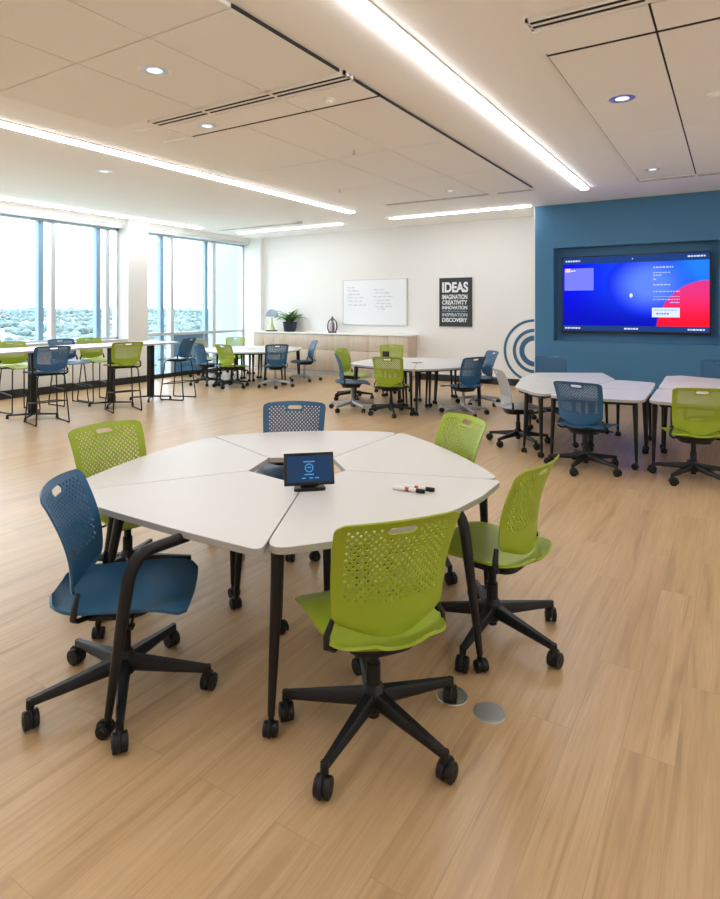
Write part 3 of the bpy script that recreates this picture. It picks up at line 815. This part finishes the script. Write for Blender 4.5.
# --- near group: five wedges round a small open centre
J = dict(L=(-2.95, 1.78), F=(-1.56, 1.78), R=(-1.08, 3.22), BR=(-2.16, 4.06), BL=(-3.27, 3.20))
Hh = dict(L=(-2.40, 2.62), F=(-1.95, 2.56), R=(-1.92, 2.93), BR=(-2.16, 3.14), BL=(-2.50, 2.92))
def wedge(a, b, label, group, J, Hh, gap=.004, bulge=.10, legs=None, tan=None):
    A, B, ia, ib = Vector(J[a]), Vector(J[b]), Vector(Hh[a]), Vector(Hh[b])
    da = (B-A).normalized()*gap
    poly = [tuple(A+da), tuple(B-da), tuple(ib-da), tuple(ia+da)]
    return make_table(poly, label, group, legs or std_legs(poly, inner=2.), bulge, tan)
T1 = 'wedge tables pushed together in the near group'
wedge('L', 'F', 'near wedge tabletop at the left front, beside the blue chair', T1, J, Hh, bulge=.02,
      legs=[((-2.66, 1.96), (-2.74, 1.88)), ((-2.00, 1.80), (-2.085, 1.475), (-2.03, 1.535, .665)), ((-2.02, 2.46), (-2.00, 2.42)), ((-2.34, 2.52), (-2.36, 2.48))])
wedge('F', 'R', 'near wedge tabletop on the right, carrying the tablet and the markers', T1, J, Hh, bulge=.17,
      legs=[((-1.555, 1.87), (-1.55, 1.825)), ((-1.22, 2.74), (-1.00, 2.66), (-1.085, 2.675, .67)), ((-1.83, 2.88), (-1.82, 2.9)), ((-1.80, 2.56), (-1.78, 2.54))])
wedge('R', 'BR', 'near wedge tabletop at the far right, by the green chair back', T1, J, Hh, bulge=.06,
      legs=[((-1.24, 3.345), (-1.22, 3.36)), ((-2.08, 3.90), (-2.09, 3.93)), ((-2.04, 3.22), (-2.05, 3.20)), ((-1.86, 3.05), (-1.84, 3.03))])
wedge('BR', 'BL', 'near wedge tabletop at the back, before the blue chair back', T1, J, Hh, bulge=.12)
wedge('BL', 'L', 'near wedge tabletop at the far left, by the green chair', T1, J, Hh, bulge=.09, tan=3,
      legs=[((-3.16, 3.10), (-3.20, 3.13)), ((-2.84, 2.06), (-2.90, 2.00)), ((-2.50, 2.60), (-2.48, 2.58)), ((-2.66, 2.90), (-2.77, 2.95))])
def cluster(cx, cy, rot, Rr, labels, group):
    Jc, Hc = {}, {}
    for k in range(5):
        a = R(rot+72*k); Jc[k] = (cx+Rr*math.cos(a), cy+Rr*math.sin(a)); Hc[k] = (cx+.13*math.cos(a), cy+.13*math.sin(a))
    for k in range(5): wedge(k, (k+1) % 5, labels[k], group, Jc, Hc, bulge=.09)
cluster(-4.72, 9.48, 294, 1.21, ['wedge table at the right front of the middle group, before the blue chair', 'wedge table at the right back of the middle group, towards the blue wall arcs',
        'wedge table at the far side of the middle group, towards the cabinets', 'wedge table on the left of the middle group', 'wedge table at the front of the middle group, behind the green chair back'], 'wedge tables pushed together in the middle group')
cluster(-9.66, 10.66, 276, 1.30, ['wedge table at the right front of the far corner group', 'wedge table at the right back of the far corner group, towards the cabinets',
        'wedge table at the back of the far corner group', 'wedge table at the window side of the far corner group', 'wedge table at the left front of the far corner group'], 'wedge tables pushed together in the far corner group')
# --- the two joined clusters before the display
T4 = 'tables joined in front of the display'
def ptable(poly, label, legs=None):
    return make_table(poly, label, T4, legs or std_legs(poly, .12, .02))
ptable([(-.78, 6.76), (-1.76, 6.62), (-1.50, 7.50), (-.80, 7.72)][::1], 'white table at the front of the display group, before the blue chair back')
ptable([(-1.77, 6.63), (-2.24, 7.14), (-2.50, 8.30), (-1.52, 7.51)], 'white table forming the rounded left end of the display group',
       [((-1.86, 6.88), (-1.84, 6.84)), ((-2.06, 7.02), (-2.08, 6.98)), ((-2.36, 8.12), (-2.38, 8.14)), ((-1.64, 7.52), (-1.63, 7.54))])
ptable([(-2.50, 8.32), (-2.50, 8.92), (-1.64, 9.42), (-1.34, 8.62), (-1.51, 7.53)], 'white table at the back left of the display group, before the blue wall')
ptable([(-1.33, 8.60), (-.84, 8.52), (-.80, 7.73), (-1.50, 7.53)], 'small white table in the notch of the display group', None)
ptable([(-.74, 6.80), (-.30, 6.77), (.50, 6.9), (.30, 8.0), (-.76, 7.90)], 'white table at the right edge of the picture, before the green chair',
       [((-.69, 6.91), (-.70, 6.87)), ((-.66, 7.76), (-.68, 7.80)), ((.36, 7.02), (.40, 6.99)), ((.20, 7.88), (.22, 7.90))])
ptable([(-.76, 7.92), (.30, 8.02), (.55, 9.1), (-.18, 9.45), (-.62, 9.62), (-.80, 9.45)], 'white table at the right edge of the picture, towards the blue wall')
# --- bar-height tables
def bar_table(y0, y1, posts, label):
    t = thing('high_table', label, 'table', (-9.17, (y0+y1)/2, 0), 0, 'white high tables by the window'); h = (y1-y0)/2; yc = (y0+y1)/2
    poly = rounded([(-.45, -h), (.45, -h), (.45, h), (-.45, h)], [.12]*4)
    bm = bm_new(); prism(bm, poly, 1.037, 1.067, 1, 0); obj('tabletop', bm, [M['lam'], M['lam_edge']], t, angle=30)
    for p in posts:
        y = p-yc
        bm = bm_new()
        for s in (-1, 1): box(bm, -.025+s*.03, y-.045, .05, .025+s*.03, y+.045, 1.03, bev=.008)
        box(bm, -.25, y-.04, 1.02, .25, y+.04, 1.036)
        obj('pedestal', bm, M['black_metal'], t)
        bm = bm_new()
        for k in range(4):
            a = R(45+90*k); d = Vector((math.cos(a), math.sin(a), 0))
            arm_bar(bm, Vector((0, y, .065)) + d*.03, Vector((0, y, .052)) + d*.36, .05, .03, .035, .022)
            cyl(bm, Vector((0, y, 0)) + d*.35, Vector((0, y, .055)) + d*.35, .024, .016, 12)
        obj('cross_base', bm, M['black_metal'], t)
bar_table(3.3, 5.72, (3.7, 5.17), 'white high table at the left edge of the picture')
bar_table(5.76, 7.72, (6.55, 7.38), 'white high table in front of the white column')

# ------------------------------------------------------------------ things on the near table and the floor
TT = .737
t = thing('tablet', 'black tablet with navy home screen propped on the near table', 'tablet', (-1.885, 2.525, TT), R(42))
bm = bm_new(); prism(bm, rounded([(-.085, -.045), (.085, -.045), (.07, .06), (-.07, .06)], [.02]*4), 0.0005, .014)
box(bm, -.045, .0, .012, .045, .03, .05, bev=.004); obj('stand', bm, M['black'], t)
tilt = R(-22)
body = link('screen_body', None, t); bpy.data.objects.remove(body)
bm = bm_new(); box(bm, -.132, -.006, 0, .132, .006, .168, bev=.0045)
sb = obj('casing', bm, M['tv_black'], t, loc=(0, -.012, .022)); sb.rotation_euler = (tilt, 0, 0)
bm = bm_new(); box(bm, -.116, -.0075, .016, .116, -.0062, .152); obj('screen', bm, M['ui_dim'], sb, smooth=False)
bm = bm_new()
for k in range(20):
    a0, a1 = R(18*k), R(18*k+11)
    tube(bm, [(.02*math.cos(a0), -.0080, .088+.02*math.sin(a0)), (.02*math.cos(a1), -.0080, .088+.02*math.sin(a1))], .0035, 4)
for x, z, w in ((-.03, .118, .06), (-.025, .052, .05), (-.04, .034, .02), (0, .034, .02), (.03, .034, .02), (-.008, .088, .016)): box(bm, x, -.0086, z, x+w, -.0077, z+.005)
obj('screen_icons', bm, M['ui_cyan'], sb, smooth=False)
def marker(x, y, a, label):
    t = thing('dry_erase_marker', label, 'marker', (x, y, TT+.0112), R(a), 'dry erase markers on the near table')
    bm = bm_new(); tube(bm, [(-.09, 0, 0), (-.086, 0, 0), (.04, 0, 0)], [.007, .0105, .0105], 14); obj('barrel', bm, M['marker_white'], t)
    bm = bm_new(); tube(bm, [(.040, 0, 0), (.082, 0, 0), (.086, 0, 0)], [.0112, .0106, .008], 14); obj('cap', bm, M['black'], t)
    bm = bm_new(); tube(bm, [(-.02, 0, 0), (.000, 0, 0)], [.0107, .0107], 14); obj('printed_band', bm, M['marker_red'], t)
marker(-1.42, 2.76, 6, 'white dry erase marker with red print, the one nearer the camera')
marker(-1.39, 2.81, 8, 'white dry erase marker with red print, the one behind')
for x, y, l in ((-1.035, 2.42, 'round steel floor outlet cover under the chair caster'), (-.86, 2.40, 'round steel floor outlet cover farther right, clear of the chair')):
    t = thing('floor_outlet', l, 'floor outlet', (x, y, 0), 0, 'round floor outlets')
    bm = bm_new(); lathe(bm, [(.068, .0), (.066, .004), (.058, .005), (.057, .003), (.001, .003)], 32); obj('rim', bm, M['disc_rim'], t)
    bm = bm_new(); lathe(bm, [(.056, .003), (.056, .0055), (.001, .006)], 32); obj('lid', bm, M['disc'], t)
t = thing('small_device', 'small dark device standing on the middle table behind the green chair', 'device', (-5.60, 9.92, TT))  # dark tablet-like device
bm = bm_new(); lathe(bm, [(.06, 0.0005), (.06, .012), (.02, .02), (.02, .04)], 16); obj('foot', bm, M['black'], t)
bm = bm_new(); box(bm, -.07, -.015, .03, .07, .02, .14, bev=.01); obj('casing', bm, M['black'], t)

# ------------------------------------------------------------------ outdoors
bm = bm_new(); box(bm, -4000, -3500, -16.2, -12.6, 5000, -16); struct('ground', bm, M['land'], smooth=False)
bm = bm_new(); box(bm, -13.32, 12.92, -16, -12.1, 22, 4.6)
for z in (.2, 2.3): box(bm, -13.33, 12.905, z, -12.1, 12.95, z+.015, mi=1)
tag(obj('building_wing', bm, [M['wing'], M['alu']], smooth=False), 'pale panelled wing of the same building outside the far window', 'building')
tb = bm_new(); bmesh.ops.create_icosphere(tb, subdivisions=1, radius=1); tb.verts.index_update()
ICO_V = [v.co.copy() for v in tb.verts]; ICO_F = [[v.index for v in f.verts] for f in tb.faces]; tb.free()
TV, TF = [], []
def blob(bm, x, y, z, r, rnd, hgt=1.):
    n = len(TV)
    for c in ICO_V: TV.append((x + c.x*r*rnd.uniform(.8, 1.25), y + c.y*r*rnd.uniform(.8, 1.25), z + c.z*r*hgt*rnd.uniform(.7, 1.2)))
    for f in ICO_F: TF.append([n+k for k in f])
rnd = random.Random(21); bm = None
for k in range(9000):
    d = 140*math.exp(rnd.uniform(0, 2.9)); a = R(rnd.uniform(100, 172))
    x, y = d*math.cos(a), d*math.sin(a)
    if math.sin(x*.011)*math.cos(y*.013 + 1) + rnd.uniform(-.7, .7) < -.25 and d < 1500: continue
    r = rnd.uniform(1.2, 3.2) * (1 + d/1200)
    blob(bm, x, y, -16 + r*.5, r, rnd, .8)
for k in range(900):
    d = rnd.uniform(1900, 2600); a = R(rnd.uniform(100, 172)); r = rnd.uniform(9, 17)
    blob(bm, d*math.cos(a), d*math.sin(a), -16 + r*.45, r*1.4, rnd, .75)
tme = bpy.data.meshes.new('tree_canopy'); tme.from_pydata(TV, [], TF); tme.materials.append(M['trees'])
tr = link('tree_canopy', tme); tag(tr, 'hazy green trees of the landscape seen through the windows', 'trees'); tr['kind'] = 'stuff'

# ------------------------------------------------------------------ light, world, camera
w = bpy.data.worlds.new('sky'); bpy.context.scene.world = w; w.use_nodes = True
nt = w.node_tree; bg = nt.nodes['Background']; bg.inputs[0].default_value = (.86, .94, 1, 1); bg.inputs[1].default_value = 4.4

cam = bpy.data.cameras.new('camera'); co = bpy.data.objects.new('camera', cam); C.objects.link(co)
cam.sensor_fit = 'VERTICAL'; cam.sensor_height = 36; cam.sensor_width = 36; cam.lens = 599/899*36
cam.shift_y = -(449.5-309)/899; cam.clip_end = 8000; cam.clip_start = .05
co.location = (0, 0, 1.68); co.rotation_euler = (PI/2, 0, math.atan(373/599))
bpy.context.scene.camera = co
vs = bpy.context.scene.view_settings
vs.view_transform = 'Standard'; vs.look = 'None'; vs.gamma = 1; vs.use_curve_mapping = False; vs.exposure = .52
bpy.context.scene.cycles.diffuse_bounces = 10
